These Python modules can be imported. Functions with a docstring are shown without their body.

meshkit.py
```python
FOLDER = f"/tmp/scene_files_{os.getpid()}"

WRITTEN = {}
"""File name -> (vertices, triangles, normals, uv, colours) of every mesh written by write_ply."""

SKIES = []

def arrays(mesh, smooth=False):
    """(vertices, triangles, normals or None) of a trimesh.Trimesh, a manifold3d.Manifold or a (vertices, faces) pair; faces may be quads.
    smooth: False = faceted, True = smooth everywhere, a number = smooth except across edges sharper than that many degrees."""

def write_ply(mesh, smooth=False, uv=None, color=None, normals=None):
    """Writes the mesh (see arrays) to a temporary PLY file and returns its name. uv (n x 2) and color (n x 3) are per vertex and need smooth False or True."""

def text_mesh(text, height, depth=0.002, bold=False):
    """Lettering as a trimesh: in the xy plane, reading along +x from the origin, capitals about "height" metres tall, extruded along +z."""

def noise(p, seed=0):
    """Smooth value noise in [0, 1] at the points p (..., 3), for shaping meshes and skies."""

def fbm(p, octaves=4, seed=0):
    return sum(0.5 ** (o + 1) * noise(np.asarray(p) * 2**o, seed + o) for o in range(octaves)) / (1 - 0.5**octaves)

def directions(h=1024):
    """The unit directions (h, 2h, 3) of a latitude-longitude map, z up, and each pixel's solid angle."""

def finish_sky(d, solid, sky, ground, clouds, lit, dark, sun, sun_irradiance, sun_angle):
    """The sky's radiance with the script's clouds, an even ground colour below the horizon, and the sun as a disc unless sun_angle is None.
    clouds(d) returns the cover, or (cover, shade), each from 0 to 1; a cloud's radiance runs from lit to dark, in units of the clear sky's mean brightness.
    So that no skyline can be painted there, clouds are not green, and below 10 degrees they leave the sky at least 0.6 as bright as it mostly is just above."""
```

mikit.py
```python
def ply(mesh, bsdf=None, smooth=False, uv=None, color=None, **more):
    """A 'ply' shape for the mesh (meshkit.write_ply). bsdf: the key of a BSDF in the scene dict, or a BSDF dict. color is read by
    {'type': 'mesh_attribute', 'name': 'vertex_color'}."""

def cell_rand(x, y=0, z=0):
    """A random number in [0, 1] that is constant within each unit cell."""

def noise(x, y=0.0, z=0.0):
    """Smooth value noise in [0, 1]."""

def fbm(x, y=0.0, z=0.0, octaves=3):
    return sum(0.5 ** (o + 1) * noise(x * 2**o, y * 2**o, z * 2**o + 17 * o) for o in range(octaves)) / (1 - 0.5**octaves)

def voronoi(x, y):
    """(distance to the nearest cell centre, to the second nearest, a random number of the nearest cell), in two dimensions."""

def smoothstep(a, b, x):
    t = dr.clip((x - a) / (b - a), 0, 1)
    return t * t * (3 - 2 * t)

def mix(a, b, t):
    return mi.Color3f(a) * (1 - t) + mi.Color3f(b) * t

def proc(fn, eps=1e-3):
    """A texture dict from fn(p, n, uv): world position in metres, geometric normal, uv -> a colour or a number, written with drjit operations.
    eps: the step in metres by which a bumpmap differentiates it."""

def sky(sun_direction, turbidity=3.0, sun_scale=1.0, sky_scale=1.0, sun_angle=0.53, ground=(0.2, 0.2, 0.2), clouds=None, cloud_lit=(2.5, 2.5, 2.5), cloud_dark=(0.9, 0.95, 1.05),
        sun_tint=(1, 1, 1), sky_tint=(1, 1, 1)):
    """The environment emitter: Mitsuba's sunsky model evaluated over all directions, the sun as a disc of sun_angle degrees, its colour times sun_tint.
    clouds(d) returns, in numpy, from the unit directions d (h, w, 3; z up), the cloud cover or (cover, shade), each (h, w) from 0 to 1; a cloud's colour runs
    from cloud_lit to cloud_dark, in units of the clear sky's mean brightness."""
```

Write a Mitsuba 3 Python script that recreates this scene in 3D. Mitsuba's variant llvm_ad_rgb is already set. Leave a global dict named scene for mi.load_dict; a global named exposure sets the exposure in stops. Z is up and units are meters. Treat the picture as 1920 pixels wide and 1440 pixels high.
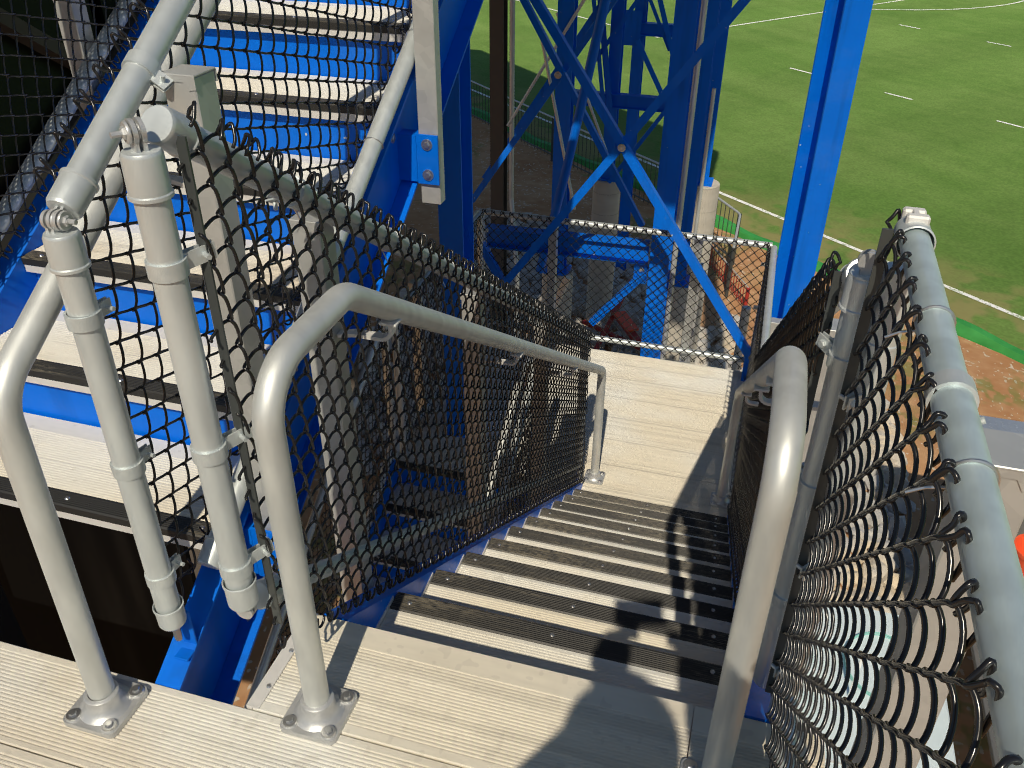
import math, random
import numpy as np, trimesh, mitsuba as mi, drjit as dr, mikit, meshkit
import manifold3d as m3
from shapely.geometry import Polygon, box as sbox
from mikit import noise, fbm, voronoi, cell_rand, smoothstep, mix

T = mi.ScalarTransform4f
rng = random.Random(7)
nrng = np.random.default_rng(11)
scene, labels = {}, {}

# ------------------------------------------------------------------ camera, sky, exposure
CAM = np.array([0.30288, -1.25704, 1.58836])
YAW, PITCH, ROLL, FPX = -0.279831, 0.576326, 0.0079286, 1637.706
_f = np.array([math.sin(YAW) * math.cos(PITCH), math.cos(YAW) * math.cos(PITCH), -math.sin(PITCH)])
_r = np.array([math.cos(YAW), -math.sin(YAW), 0.0])
_u = np.cross(_r, _f)
_up = -math.sin(ROLL) * _r + math.cos(ROLL) * _u
scene['camera'] = {'type': 'perspective', 'fov': math.degrees(2 * math.atan(960 / FPX)), 'fov_axis': 'x',
                   'to_world': T().look_at(origin=CAM.tolist(), target=(CAM + _f).tolist(), up=_up.tolist()),
                   'near_clip': 0.02, 'far_clip': 1500.0}
scene['sky'] = mikit.sky([0.076, -0.686, 0.724], turbidity=3, ground=(0.16, 0.17, 0.12), sun_tint=(.925, 1.0, 1.08), sky_scale=.72)
exposure = 1.48


# ------------------------------------------------------------------ materials
def rgb(*c):
    return {'type': 'rgb', 'value': [float(x) for x in c]}


def mat(key, color, rough=0.5, metal=0.0, spec=0.5, bump=None, coat=0.0, two=False):
    b = {'type': 'principled', 'base_color': mikit.proc(color) if callable(color) else rgb(*color),
         'roughness': mikit.proc(rough) if callable(rough) else float(rough), 'metallic': float(metal), 'specular': float(spec)}
    if coat:
        b['clearcoat'] = float(coat); b['clearcoat_gloss'] = 0.85
    if bump:
        b = {'type': 'bumpmap', 'nested': {'type': 'twosided', 'inner': b} if False else b, 'arbitrary': mikit.proc(bump[0], eps=bump[2] if len(bump) > 2 else 1e-3), 'scale': bump[1]}
    scene[key] = {'type': 'twosided', 'bsdf': b}
    return key


def c_pipe(p, n, uv):
    v = fbm(p.x * 40, p.y * 40, p.z * 9, 3)
    s = fbm(p.x * 7 + 3, p.y * 7, p.z * 7, 2)
    return mix((.55, .57, .555), (.67, .695, .675), smoothstep(.25, .75, v * .6 + s * .4))


def c_galv(p, n, uv):
    d1, d2, w = voronoi(p.x * 26 + p.y * 31, p.z * 30 + p.y * 9)
    f = fbm(p.x * 14, p.y * 14, p.z * 14, 3)
    return mix((.42, .435, .43), (.60, .61, .60), dr.clip(w * .35 + f * .75 - .05, 0, 1))


def c_cast(p, n, uv):
    f = fbm(p.x * 60, p.y * 60, p.z * 60, 3)
    return mix((.42, .43, .43), (.56, .57, .57), f)


def c_deck(p, n, uv):
    a = fbm(p.x * 2.6 + 4, p.y * 4.5, p.z * 5, 4)
    b = fbm(p.x * 1.1, p.y * 2.1 + 9, p.z * 3, 3)
    s = fbm(p.x * 9, p.y * 60, p.z * 8, 3)
    dk = smoothstep(.60, .80, fbm(p.x * 4.1 + 20, p.y * 9 + 2, p.z * 6, 4))
    base = mix((.63, .632, .595), (.625, .58, .475), smoothstep(.34, .70, a * .45 + b * .55))
    base = base * (0.93 + .14 * s)
    sp = smoothstep(.80, .86, noise(p.x * 55, p.y * 55, p.z * 20)) * .35
    base = mix(base, (.42, .36, .28), dk * .20)
    fo = smoothstep(.55, .75, fbm(p.x * 1.3 + 31, p.y * 1.5 + 7, p.z, 4))
    base = mix(base, (.50, .40, .26), fo * .45)
    gr = smoothstep(.60, .80, fbm(p.x * .22, p.y * 38 + 5, p.z * 9, 2))
    base = base * (1 - .12 * gr)
    return mix(base, (.36, .33, .28), sp * .6)


def c_alu(p, n, uv):
    f = fbm(p.x * 6, p.y * 20, p.z * 20, 3)
    return mix((.60, .59, .565), (.72, .71, .68), f)


def c_nose(p, n, uv):
    g = fbm(p.x * 14, p.y * 260, p.z * 30, 3)
    w = fbm(p.x * 2.2 + 1.7, p.y * 6, p.z * 6 + 3, 4)
    fine = noise(p.x * 70, p.y * 330, p.z * 30)
    up = smoothstep(.5, .9, n.z)
    wear = smoothstep(.42, .64, w * .65 + g * .35) * smoothstep(.25, .65, fine) * up
    return mix((.018, .018, .017), (.30, .26, .18), wear * .55)


def c_blue(p, n, uv):
    f = fbm(p.x * 3, p.y * 3, p.z * 3, 3)
    gm = smoothstep(.5, .8, fbm(p.x * 16, p.y * 16, p.z * 1.6, 4))
    du = smoothstep(.52, .8, fbm(p.x * 5 + 9, p.y * 5, p.z * 5, 4)) * (.35 + .65 * noise(p.x * 90, p.y * 90, p.z * 90))
    chip = smoothstep(.885, .90, fbm(p.x * 33, p.y * 33, p.z * 33, 2))
    b = mix((.001, .125, .62), (.002, .150, .72), f)
    b = mix(b, (.004, .055, .26), gm * .28)
    b = mix(b, (.13, .24, .50), du * .12)
    return mix(b, (.55, .55, .53), chip * .8)


def c_grass(p, n, uv):
    a = fbm(p.x * .35, p.y * .35, 0, 4)
    b = fbm(p.x * 3.1, p.y * 3.1, 5, 4)
    c = noise(p.x * 26, p.y * 26, 2)
    st = fbm(p.x * .9 + p.y * .9, p.x * .12 - p.y * .12, 3, 3)
    col = mix((.088, .172, .033), (.142, .228, .058), smoothstep(.2, .8, a * .4 + b * .25 + st * .35))
    band = dr.sin((p.x * .7728 - p.y * .6346) * 1.26)
    col = col * (.86 + .28 * c) * (1 + .045 * dr.clip(band * 3, -1, 1))
    edge = (p.x * .6346 + p.y * .7728)
    dry = smoothstep(14.6, 11.4, edge + 2.2 * (fbm(p.x * .8, p.y * .8, 8, 4) - .5)) * smoothstep(.35, .65, fbm(p.x * 2.5, p.y * 2.5, 1, 3) + .1)
    return mix(col, (.27, .225, .10), dry * .75)


def c_dirt(p, n, uv):
    a = fbm(p.x * .9, p.y * .9, p.z, 4)
    b = fbm(p.x * 7, p.y * 7, p.z * 7, 4)
    st = smoothstep(.78, .82, noise(p.x * 22, p.y * 22, p.z * 22))
    col = mix((.37, .185, .085), (.50, .315, .175), smoothstep(.25, .75, a * .5 + b * .5))
    col = mix(col, (.56, .50, .40), st * .8)
    gr = .75 * smoothstep(.54, .70, fbm(p.x * .8 + 11, p.y * .8, 3, 4)) * smoothstep(.35, .6, fbm(p.x * 9, p.y * 9, 2, 2))
    return mix(col, (.13, .19, .05), gr * .8)


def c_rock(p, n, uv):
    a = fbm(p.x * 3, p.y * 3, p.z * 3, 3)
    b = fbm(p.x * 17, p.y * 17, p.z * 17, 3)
    col = mix((.42, .415, .40), (.58, .49, .36), smoothstep(.3, .7, a) * (.25 + .75 * smoothstep(-.9, .1, p.x)))  # sun and shade put into the colour: grey under the stand, cream beyond
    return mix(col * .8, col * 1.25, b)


def c_conc(p, n, uv):
    a = fbm(p.x * 4, p.y * 4, p.z * 12, 4)
    ln = smoothstep(.93, 1.0, dr.abs(2 * (p.z * 3.4 - dr.floor(p.z * 3.4)) - 1))
    return mix((.40, .37, .31), (.53, .50, .43), a) * (1 - .25 * ln)


def c_shade_black(p, n, uv):
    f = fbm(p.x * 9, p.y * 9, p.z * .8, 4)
    return mix((.0028, .0028, .003), (.010, .009, .008), smoothstep(.55, .9, f))  # near-black stands in for unlit void; faint streaks imitate reflections


PIPE = mat('m_pipe', c_pipe, lambda p, n, uv: .42 + .16 * fbm(p.x * 30, p.y * 30, p.z * 5, 2), .55)
GPIPE = mat('m_fence_pipe', lambda p, n, uv: c_pipe(p, n, uv) * mi.Color3f(.93, .965, 1.0), .40, .45)
SKYPIPE = mat('m_sky_tinted_pipe', lambda p, n, uv: c_pipe(p, n, uv) * mi.Color3f(.84, .97, 1.02), .40, .5)  # bluish sky reflection put into the guard rail colour
VOID = mat('m_void_black', c_shade_black, .6, 0, .03)
GALV = mat('m_galvanised', c_galv, .42, .5)
BAND = mat('m_band', lambda p, n, uv: mix((.50, .55, .56), (.63, .67, .67), fbm(p.x * 50, p.y * 50, p.z * 50, 2)), .45, .5)
CAST = mat('m_cast', c_cast, .40, .5)
DECK = mat('m_deck', c_deck, .6, .0, .4)
ALU = mat('m_mill_aluminium', c_alu, .48, .25)
NOSE = mat('m_nosing', c_nose, .5, 0)
BLUE = mat('m_blue_paint', c_blue, .36, 0, .16)
BLACK = mat('m_black_vinyl', (.010, .010, .011), .22, 0, .55)
DARKBAR = mat('m_tension_bar', (.09, .10, .10), .4, .5)
STEEL = mat('m_bolt', (.58, .58, .57), .28, .9)
GRASS = mat('m_grass', c_grass, .9, 0, .2)
WHITE = mat('m_white_line', lambda p, n, uv: mix((.76, .77, .74), (.20, .30, .12), .8 * smoothstep(.55, .8, noise(p.x * 31, p.y * 31, 1) * .6 + fbm(p.x * 3, p.y * 3, 4, 3) * .5)), .85, 0, .2)
DIRT = mat('m_dirt', c_dirt, .95, 0, .15)
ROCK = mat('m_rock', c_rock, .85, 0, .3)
CONC = mat('m_concrete', c_conc, .85, 0, .3)
SHADE_BLACK = mat('m_shade_black', c_shade_black, .3, 0, .22)
DARKMETAL = mat('m_dark_column', (.085, .075, .065), .6, .2)
ORANGE = mat('m_orange', (.78, .105, .035), .5)
YELLOW = mat('m_yellow', (.80, .55, .04), .5)
RED = mat('m_red', (.34, .03, .022), .5)
GREEN = mat('m_green_fabric', lambda p, n, uv: mix((.02, .20, .035), (.05, .34, .075), fbm(p.x * 6, p.y * 6, p.z * 6, 3)), .7)
PALE = mat('m_pale_panel', lambda p, n, uv: mix((.56, .66, .69), (.63, .72, .74), fbm(p.x * 2, p.y * 2, p.z * 2, 3)), .35, 0, .5)
TEAL = mat('m_teal', (.25, .55, .48), .4)
PLATE = mat('m_tread_plate', lambda p, n, uv: mix((.40, .45, .52), (.50, .55, .61), fbm(p.x * 5, p.y * 5, p.z * 5, 3)), .35, .6)
GREYP = mat('m_grey_panel', lambda p, n, uv: mix((.13, .13, .12), (.22, .215, .20), fbm(p.x * 4, p.y * 4, p.z * 4, 4)), .4, .35)
RUBBER = mat('m_black_rubber', (.02, .02, .02), .6)
CREAM = mat('m_pvc', (.66, .60, .48), .45)
DRUMB = mat('m_drum', (.30, .45, .62), .5)
SKIN = mat('m_skin', (.50, .30, .21), .5)
SHIRT = mat('m_shirt', (.10, .13, .20), .9, 0, .1)
JEANS = mat('m_trousers', (.05, .06, .09), .9, 0, .1)
HAIR = mat('m_cap', (.04, .04, .045), .8)


# ------------------------------------------------------------------ mesh helpers
def mesh(v, f):
    return trimesh.Trimesh(np.asarray(v, float), np.asarray(f, int), process=False)


def join(*ms):
    ms = [m for x in ms for m in (x if isinstance(x, (list, tuple)) else [x])]
    return ms[0] if len(ms) == 1 else trimesh.util.concatenate(ms)


def bx(x0, x1, y0, y1, z0, z1, ch=0.0):
    if ch:
        q = [(a, b, c) for a in (x0 + ch, x1 - ch) for b in (y0 + ch, y1 - ch) for c in (z0, z1)]
        q += [(a, b, c) for a in (x0 + ch, x1 - ch) for b in (y0, y1) for c in (z0 + ch, z1 - ch)]
        q += [(a, b, c) for a in (x0, x1) for b in (y0 + ch, y1 - ch) for c in (z0 + ch, z1 - ch)]
        return trimesh.convex.convex_hull(np.array(q))
    m = trimesh.creation.box(extents=[x1 - x0, y1 - y0, z1 - z0])
    m.apply_translation([(x0 + x1) / 2, (y0 + y1) / 2, (z0 + z1) / 2])
    return m


def frame_from(t, up=(0, 0, 1)):
    t = np.asarray(t, float); t = t / np.linalg.norm(t)
    u = np.asarray(up, float)
    if abs(np.dot(t, u)) > .995 * np.linalg.norm(u):
        u = np.array([0, 1.0, 0])
    a = np.cross(u, t); a /= np.linalg.norm(a)
    b = np.cross(t, a)
    return a, b, t


def prof(poly, p0, p1, up=(0, 0, 1)):
    """Extrudes a 2D outline (x across, y towards up) from p0 to p1."""
    p0, p1 = np.asarray(p0, float), np.asarray(p1, float)
    L = np.linalg.norm(p1 - p0)
    m = trimesh.creation.extrude_polygon(poly if isinstance(poly, Polygon) else Polygon(poly), L, engine='earcut')
    a, b, t = frame_from(p1 - p0, up)
    M = np.eye(4); M[:3, 0], M[:3, 1], M[:3, 2], M[:3, 3] = a, b, t, p0
    m.apply_transform(M)
    return m


def bar(p0, p1, w, h, up=(0, 0, 1), ch=.0):
    q = sbox(-w / 2, -h / 2, w / 2, h / 2)
    if ch:
        q = q.buffer(-ch).buffer(ch, quad_segs=1)
    return prof(q, p0, p1, up)


def sweep(pts, r, sides=12, caps=True, closed=False):
    p = np.asarray(pts, float)
    n = len(p)
    t = np.gradient(p, axis=0) if not closed else np.roll(p, -1, 0) - np.roll(p, 1, 0)
    t /= np.linalg.norm(t, axis=1, keepdims=True) + 1e-12
    a0, _, _ = frame_from(t[0])
    A = [a0]
    for i in range(1, n):
        a = A[-1] - t[i] * np.dot(A[-1], t[i]); A.append(a / (np.linalg.norm(a) + 1e-12))
    A = np.array(A); B = np.cross(t, A)
    ang = np.arange(sides) * 2 * np.pi / sides
    rr = np.broadcast_to(np.asarray(r, float), (n,))
    v = (p[:, None] + rr[:, None, None] * (np.cos(ang)[None, :, None] * A[:, None] + np.sin(ang)[None, :, None] * B[:, None])).reshape(-1, 3)
    k = n if closed else n - 1
    i, j = np.meshgrid(np.arange(k), np.arange(sides), indexing='ij')
    i2 = (i + 1) % n; j2 = (j + 1) % sides
    q = np.stack([i * sides + j, i * sides + j2, i2 * sides + j2, i2 * sides + j], -1).reshape(-1, 4)
    f = np.vstack([q[:, [0, 1, 2]], q[:, [0, 2, 3]]])
    if caps and not closed:
        c0, c1 = len(v), len(v) + 1
        v = np.vstack([v, p[0], p[-1]])
        s = np.arange(sides); s2 = (s + 1) % sides
        f = np.vstack([f, np.stack([np.full(sides, c0), s2, s], 1), np.stack([np.full(sides, c1), (n - 1) * sides + s, (n - 1) * sides + s2], 1)])
    return mesh(v, f)


def fillet(pts, rad, n=9):
    pts = [np.asarray(p, float) for p in pts]
    out = [pts[0]]
    for k in range(1, len(pts) - 1):
        a, b, c = pts[k - 1], pts[k], pts[k + 1]
        u, w = a - b, c - b
        lu, lw = np.linalg.norm(u), np.linalg.norm(w); u /= lu; w /= lw
        th = math.acos(np.clip(u @ w, -1, 1))
        d = min(rad / math.tan(th / 2), .48 * lu, .48 * lw); R = d * math.tan(th / 2)
        ctr = b + (u + w) / np.linalg.norm(u + w) * (R / math.sin(th / 2))
        s, e = b + u * d - ctr, b + w * d - ctr
        tot = math.acos(np.clip(s @ e / (R * R), -1, 1))
        for q in range(n + 1):
            x = q / n
            out.append(ctr + (math.sin((1 - x) * tot) * s + math.sin(x * tot) * e) / math.sin(tot))
    out.append(pts[-1])
    # subdivide straight runs a little so that normals stay clean
    res = [out[0]]
    for q in out[1:]:
        L = np.linalg.norm(q - res[-1])
        if L > .08:
            res.append(res[-1] + (q - res[-1]) * (.01 / L)); res.append(q - (q - res[-2]) * (.01 / L))
        res.append(q)
    return np.array(res)


def cyl(p0, p1, r, sides=16, r2=None):
    p0, p1 = np.asarray(p0, float), np.asarray(p1, float)
    return sweep([p0, p1], [r, r if r2 is None else r2], sides)


def lathe(prf, p0, axis, sides=20):
    """prf: (radius, distance along the axis) pairs."""
    a, b, t = frame_from(axis)
    ang = np.arange(sides) * 2 * np.pi / sides
    P = np.array(prf, float)
    v = (np.asarray(p0, float) + P[:, 1][:, None, None] * t + P[:, 0][:, None, None] * (np.cos(ang)[None, :, None] * a + np.sin(ang)[None, :, None] * b)).reshape(-1, 3)
    n = len(P)
    i, j = np.meshgrid(np.arange(n - 1), np.arange(sides), indexing='ij'); j2 = (j + 1) % sides
    q = np.stack([i * sides + j, i * sides + j2, (i + 1) * sides + j2, (i + 1) * sides + j], -1).reshape(-1, 4)
    return mesh(v, np.vstack([q[:, [0, 1, 2]], q[:, [0, 2, 3]]]))


def hexbolt(p, axis, r=.011, h=.008, washer=True):
    ms = [lathe([(0, h), (r * .8, h), (r, h * .7), (r, 0)], p, axis, 6)]
    if washer:
        ms.append(lathe([(0, .0028), (r * 1.65, .0028), (r * 1.75, .001), (r * 1.75, -.001)], p, axis, 18))
    return join(ms)


count = {}


def num(name):
    k = count.get(name, -1) + 1
    count[name] = k
    return name if k == 0 else f'{name}_{k:03d}'


def thing(name, label, cat, group=None):
    key = num(name)
    labels[key] = {'label': label, 'category': cat}
    if group:
        labels[key]['group'] = group
    return key


def part(parent, name, m, material, smooth=32, **lab):
    key = num(parent + '__' + name)
    scene[key] = mikit.ply(m, material, smooth)
    if lab:
        labels[key] = lab
    return key


def one(name, m, material, label, cat, smooth=32, group=None):
    key = thing(name, label, cat, group)
    scene[key] = mikit.ply(m, material, smooth)
    return key


def structure(name, m, material, smooth=False):
    key = num(name)
    scene[key] = mikit.ply(m, material, smooth)
    labels[key] = {'kind': 'structure'}
    return key


# ------------------------------------------------------------------ dimensions
RUN, RD, RU = .2794, .18312, .1745
ZL = -11 * RD                    # lower landing
SD, SU = RD / RUN, RU / RUN
UY0, UZ0 = -.279, -.006          # nosing line of the ascending flight starts here
PR = .0252                       # fence pipe radius
HR = .0262                       # handrail radius


def zD(y):
    return -SD * y


def zU(y):
    return UZ0 + SU * (y - UY0)


# ------------------------------------------------------------------ planks
def plank(x0, x1, y0, y1, z, t=.045, pitch=.0085, dep=.0022, smooth0=.012, smooth1=.012, step=.0):
    """Extruded aluminium plank along x: ribbed top between the smooth margins."""
    prf = [(y0 + .0025, z - t), (y0, z - t + .003), (y0, z - .0025), (y0 + .0025, z)]
    y = y0 + smooth0
    while y + pitch < y1 - smooth1:
        prf += [(y, z), (y + pitch * .16, z - dep), (y + pitch * .44, z - dep), (y + pitch * .60, z)]
        y += pitch
    prf += [(y1 - .0025, z), (y1, z - .0025), (y1, z - t + .003), (y1 - .0025, z - t)]
    pg = Polygon(prf)
    m = trimesh.creation.extrude_polygon(pg, x1 - x0, engine='earcut')
    M = np.array([[0, 0, 1, x0], [1, 0, 0, 0], [0, 1, 0, 0], [0, 0, 0, 1.0]])
    m.apply_transform(M)
    return m


def deck(name, label, x0, x1, edges, z, joints=(), sm=None, pitch=.0085):
    t = thing(name, label, 'landing')
    for k in range(len(edges) - 1):
        a, b = edges[k], edges[k + 1]
        cuts = [x0, *joints, x1]
        for q in range(len(cuts) - 1):
            s0, s1 = (sm[k] if sm and k in sm else (.012, .012))
            part(t, 'plank', plank(cuts[q] + (.0015 if q else 0), cuts[q + 1] - (.0015 if q < len(cuts) - 2 else 0), a + .0015, b - .0015, z + rng.uniform(-.0012, .0008), pitch=pitch, smooth0=s0, smooth1=s1), DECK, False)
    return t


PW = .2159
e_up = [-.279 - PW * k for k in range(8)][::-1]
t = deck('upper_landing', 'ribbed pale aluminium landing in the foreground with three bolted handrail posts on it', -1.8, .62, e_up, 0.0)
part(t, 'plank', plank(-.545, .352, -.2775, -.001, 0, smooth0=.022, smooth1=.056), DECK, False, label='stained plank with a smooth front strip at the top of the descending stairs')
part(t, 'plank', plank(.3545, .62, -.2775, -.001, -.001, smooth0=.022, smooth1=.056), DECK, False)
part(t, 'edge_angle', join(bx(-.560, -.5465, -.2770, -.004, -.055, .004), bx(-.5465, -.530, -.2770, -.004, .0005, .004)), ALU, False)
for y in (-.22, -.12, -.05):
    part(t, 'screw', lathe([(0, .003), (.004, .003), (.006, 0)], (-.538, y, .004), (0, 0, 1), 10), STEEL)
part(t, 'beam', bx(-1.8, .62, -.42, -.30, -.30, -.048), BLUE, False)
part(t, 'beam', bx(-1.8, .62, -1.75, -1.63, -.30, -.048), BLUE, False)
part(t, 'post', bx(.44, .56, -1.76, -1.64, -4.9, -.301), BLUE, False)
part(t, 'post', bx(-1.78, -1.66, -1.76, -1.64, -4.9, -.301), BLUE, False)

le = [2.96, 3.065, 3.325, 3.61, 3.876, 4.136, 4.40, 4.60, 4.765]
t = deck('lower_landing', 'sunlit beige stained plank landing at the foot of the descending stairs', -1.72, .47, le, ZL, sm={0: (.06, .02)}, pitch=.0105)
part(t, 'edge_beam', bx(-1.70, .45, 4.66, 4.74, ZL - .25, ZL - .05), BLUE, False)
part(t, 'side_beam', bx(.472, .53, 2.99, 4.765, ZL - .25, ZL - .03), BLUE, False)
part(t, 'post', bx(-1.74, -1.62, 4.60, 4.72, -4.9, ZL - .05), BLUE, False)
part(t, 'post', bx(.36, .46, 3.05, 3.15, -4.9, ZL - .05), BLUE, False)


# ------------------------------------------------------------------ stairs
def channel_profile(w, d, t=.008, sgn=1):
    """C channel: web at x = 0, flanges towards sgn * x, top at y = 0."""
    return Polygon([(0, 0), (sgn * w, 0), (sgn * w, -t), (sgn * t, -t), (sgn * t, -d + t), (sgn * w, -d + t), (sgn * w, -d), (0, -d)])


def slope_channel(x, side, ya, yb, zf, w=.062, depth=.32, t=.008):
    """A stringer cut plumb at both ends; side +1 means the flanges point to +x."""
    def yz(y, dz):
        return (x, y, zf(y) + dz)
    def slab(dx0, dx1, dz0, dz1):
        v = [(x + dx, y, zf(y) + dz) for y in (ya, yb) for dx in (dx0, dx1) for dz in (dz0, dz1)]
        return trimesh.convex.convex_hull(np.array(v))
    a, b = (0, w) if side > 0 else (-w, 0)
    wa, wb = (0, t) if side > 0 else (-t, 0)
    c = .0022
    return join(slab(a, b, -t * 1.2, 0), slab(wa, wb, -depth + t * 1.2 + c, -t * 1.2 - c * 0), slab(a, b, -depth, -depth + t * 1.2))


def flight(name, label, x0, x1, n, ynose, ztop, up, mats, first_riser=True, open_last=False, detail=True, tread_d=.305, split=.147):
    t = thing(name, label, 'staircase')
    for k in range(1, n + 1):
        y, z = ynose(k), ztop(k)
        if up:          # nosing faces -y
            yn0, yn1, yb = y, y + .052, y + tread_d
            nx = plank(x0, x1, yn1 + .001, y + split, z, t=.045, smooth0=.004, smooth1=.004)
            rear = plank(x0, x1, y + split + .002, yb, z - .0008, t=.045, smooth0=.006, smooth1=.05)
            face = bx(x0, x1, y + .003, yn1, z - .047, z - .0225)
            nm = nose(x0, x1, y, yn1, z + .0015, -1)
            tr = part(t, 'tread', join(nx, rear), DECK, False)
            part(tr, 'front_lip', face, ALU, False)
        else:
            yb = y - RUN + .0
            nx = plank(x0, x1, yb - .02, y - .063, z, t=.045, smooth0=.03, smooth1=.004)
            nm = nose(x0, x1, y - .062, y, z + .0015, 1)
            tr = part(t, 'tread', nx, DECK, False)
            part(tr, 'front_lip', bx(x0, x1, y - .062, y - .003, z - .045, z - .0225), ALU, False)
        part(tr, 'nosing', nm, NOSE, False)
        if detail:
            ys = y + .024 if up else y - .030
            xs = (x0 + .042, (x0 + x1) / 2 - .017, x1 - .067) if not up else (x0 + .05, (x0 + x1) / 2 + .03, x1 - .04)
            for q, xx in enumerate(xs):
                part(tr, 'screw', lathe([(0, .0034), (.0045, .003), (.0066, .0004), (.0066, -.002)], (xx + rng.uniform(-.004, .004), ys + rng.uniform(-.003, .003), z + .0015), (0, 0, 1), 10), STEEL)
        if up and (k > 1 or first_riser):
            zr = ztop(k - 1) if k > 1 else z - RU
            part(t, 'riser', bx(x0, x1, y + .034, y + .040, zr - .03, z - .046), BLUE, False)
        if not up:
            zr = z + RD
            pass
    return t


def nose(x0, x1, y0, y1, z, front):
    """Ribbed black nosing strip; front = -1 when the exposed lip is at y0, +1 when at y1."""
    prf, p, d = [], .0062, .0016
    y = y0 + .006
    prf += [(y0, z - .024), (y0, z - .004), (y0 + .004, z)]
    while y + p < y1 - .005:
        prf += [(y, z), (y + p * .2, z - d), (y + p * .5, z - d), (y + p * .7, z)]
        y += p
    prf += [(y1 - .004, z), (y1, z - .004), (y1, z - .024)]
    m = trimesh.creation.extrude_polygon(Polygon(prf), x1 - x0, engine='earcut')
    m.apply_transform(np.array([[0, 0, 1, x0], [1, 0, 0, 0], [0, 1, 0, 0], [0, 0, 0, 1.0]]))
    return m


# ascending flight (left)
NU = 12
UX0, UX1 = -1.69, -.787
up_t = flight('ascending_staircase', 'left staircase with blue risers climbing away from the camera', UX0, UX1, NU,
              lambda k: UY0 + RUN * k, lambda k: UZ0 + RU * k, True, None, first_riser=False)
yUe = UY0 + RUN * (NU + 1)
part(up_t, 'stringer', slope_channel(UX1 + .002, 1, -.285, yUe, zU), BLUE, False, label='blue channel stringer on the right edge of the ascending stairs')
part(up_t, 'stringer', slope_channel(UX0 - .002, -1, -.285, yUe, zU), BLUE, False, label='blue channel stringer on the left edge of the ascending stairs')
for k in range(1, NU + 1):
    y, z = UY0 + RUN * k, UZ0 + RU * k
    part(up_t, 'bolt', hexbolt((UX1 + .010, y + .05, z - .10), (1, 0, 0), .009, .007), STEEL)

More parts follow.
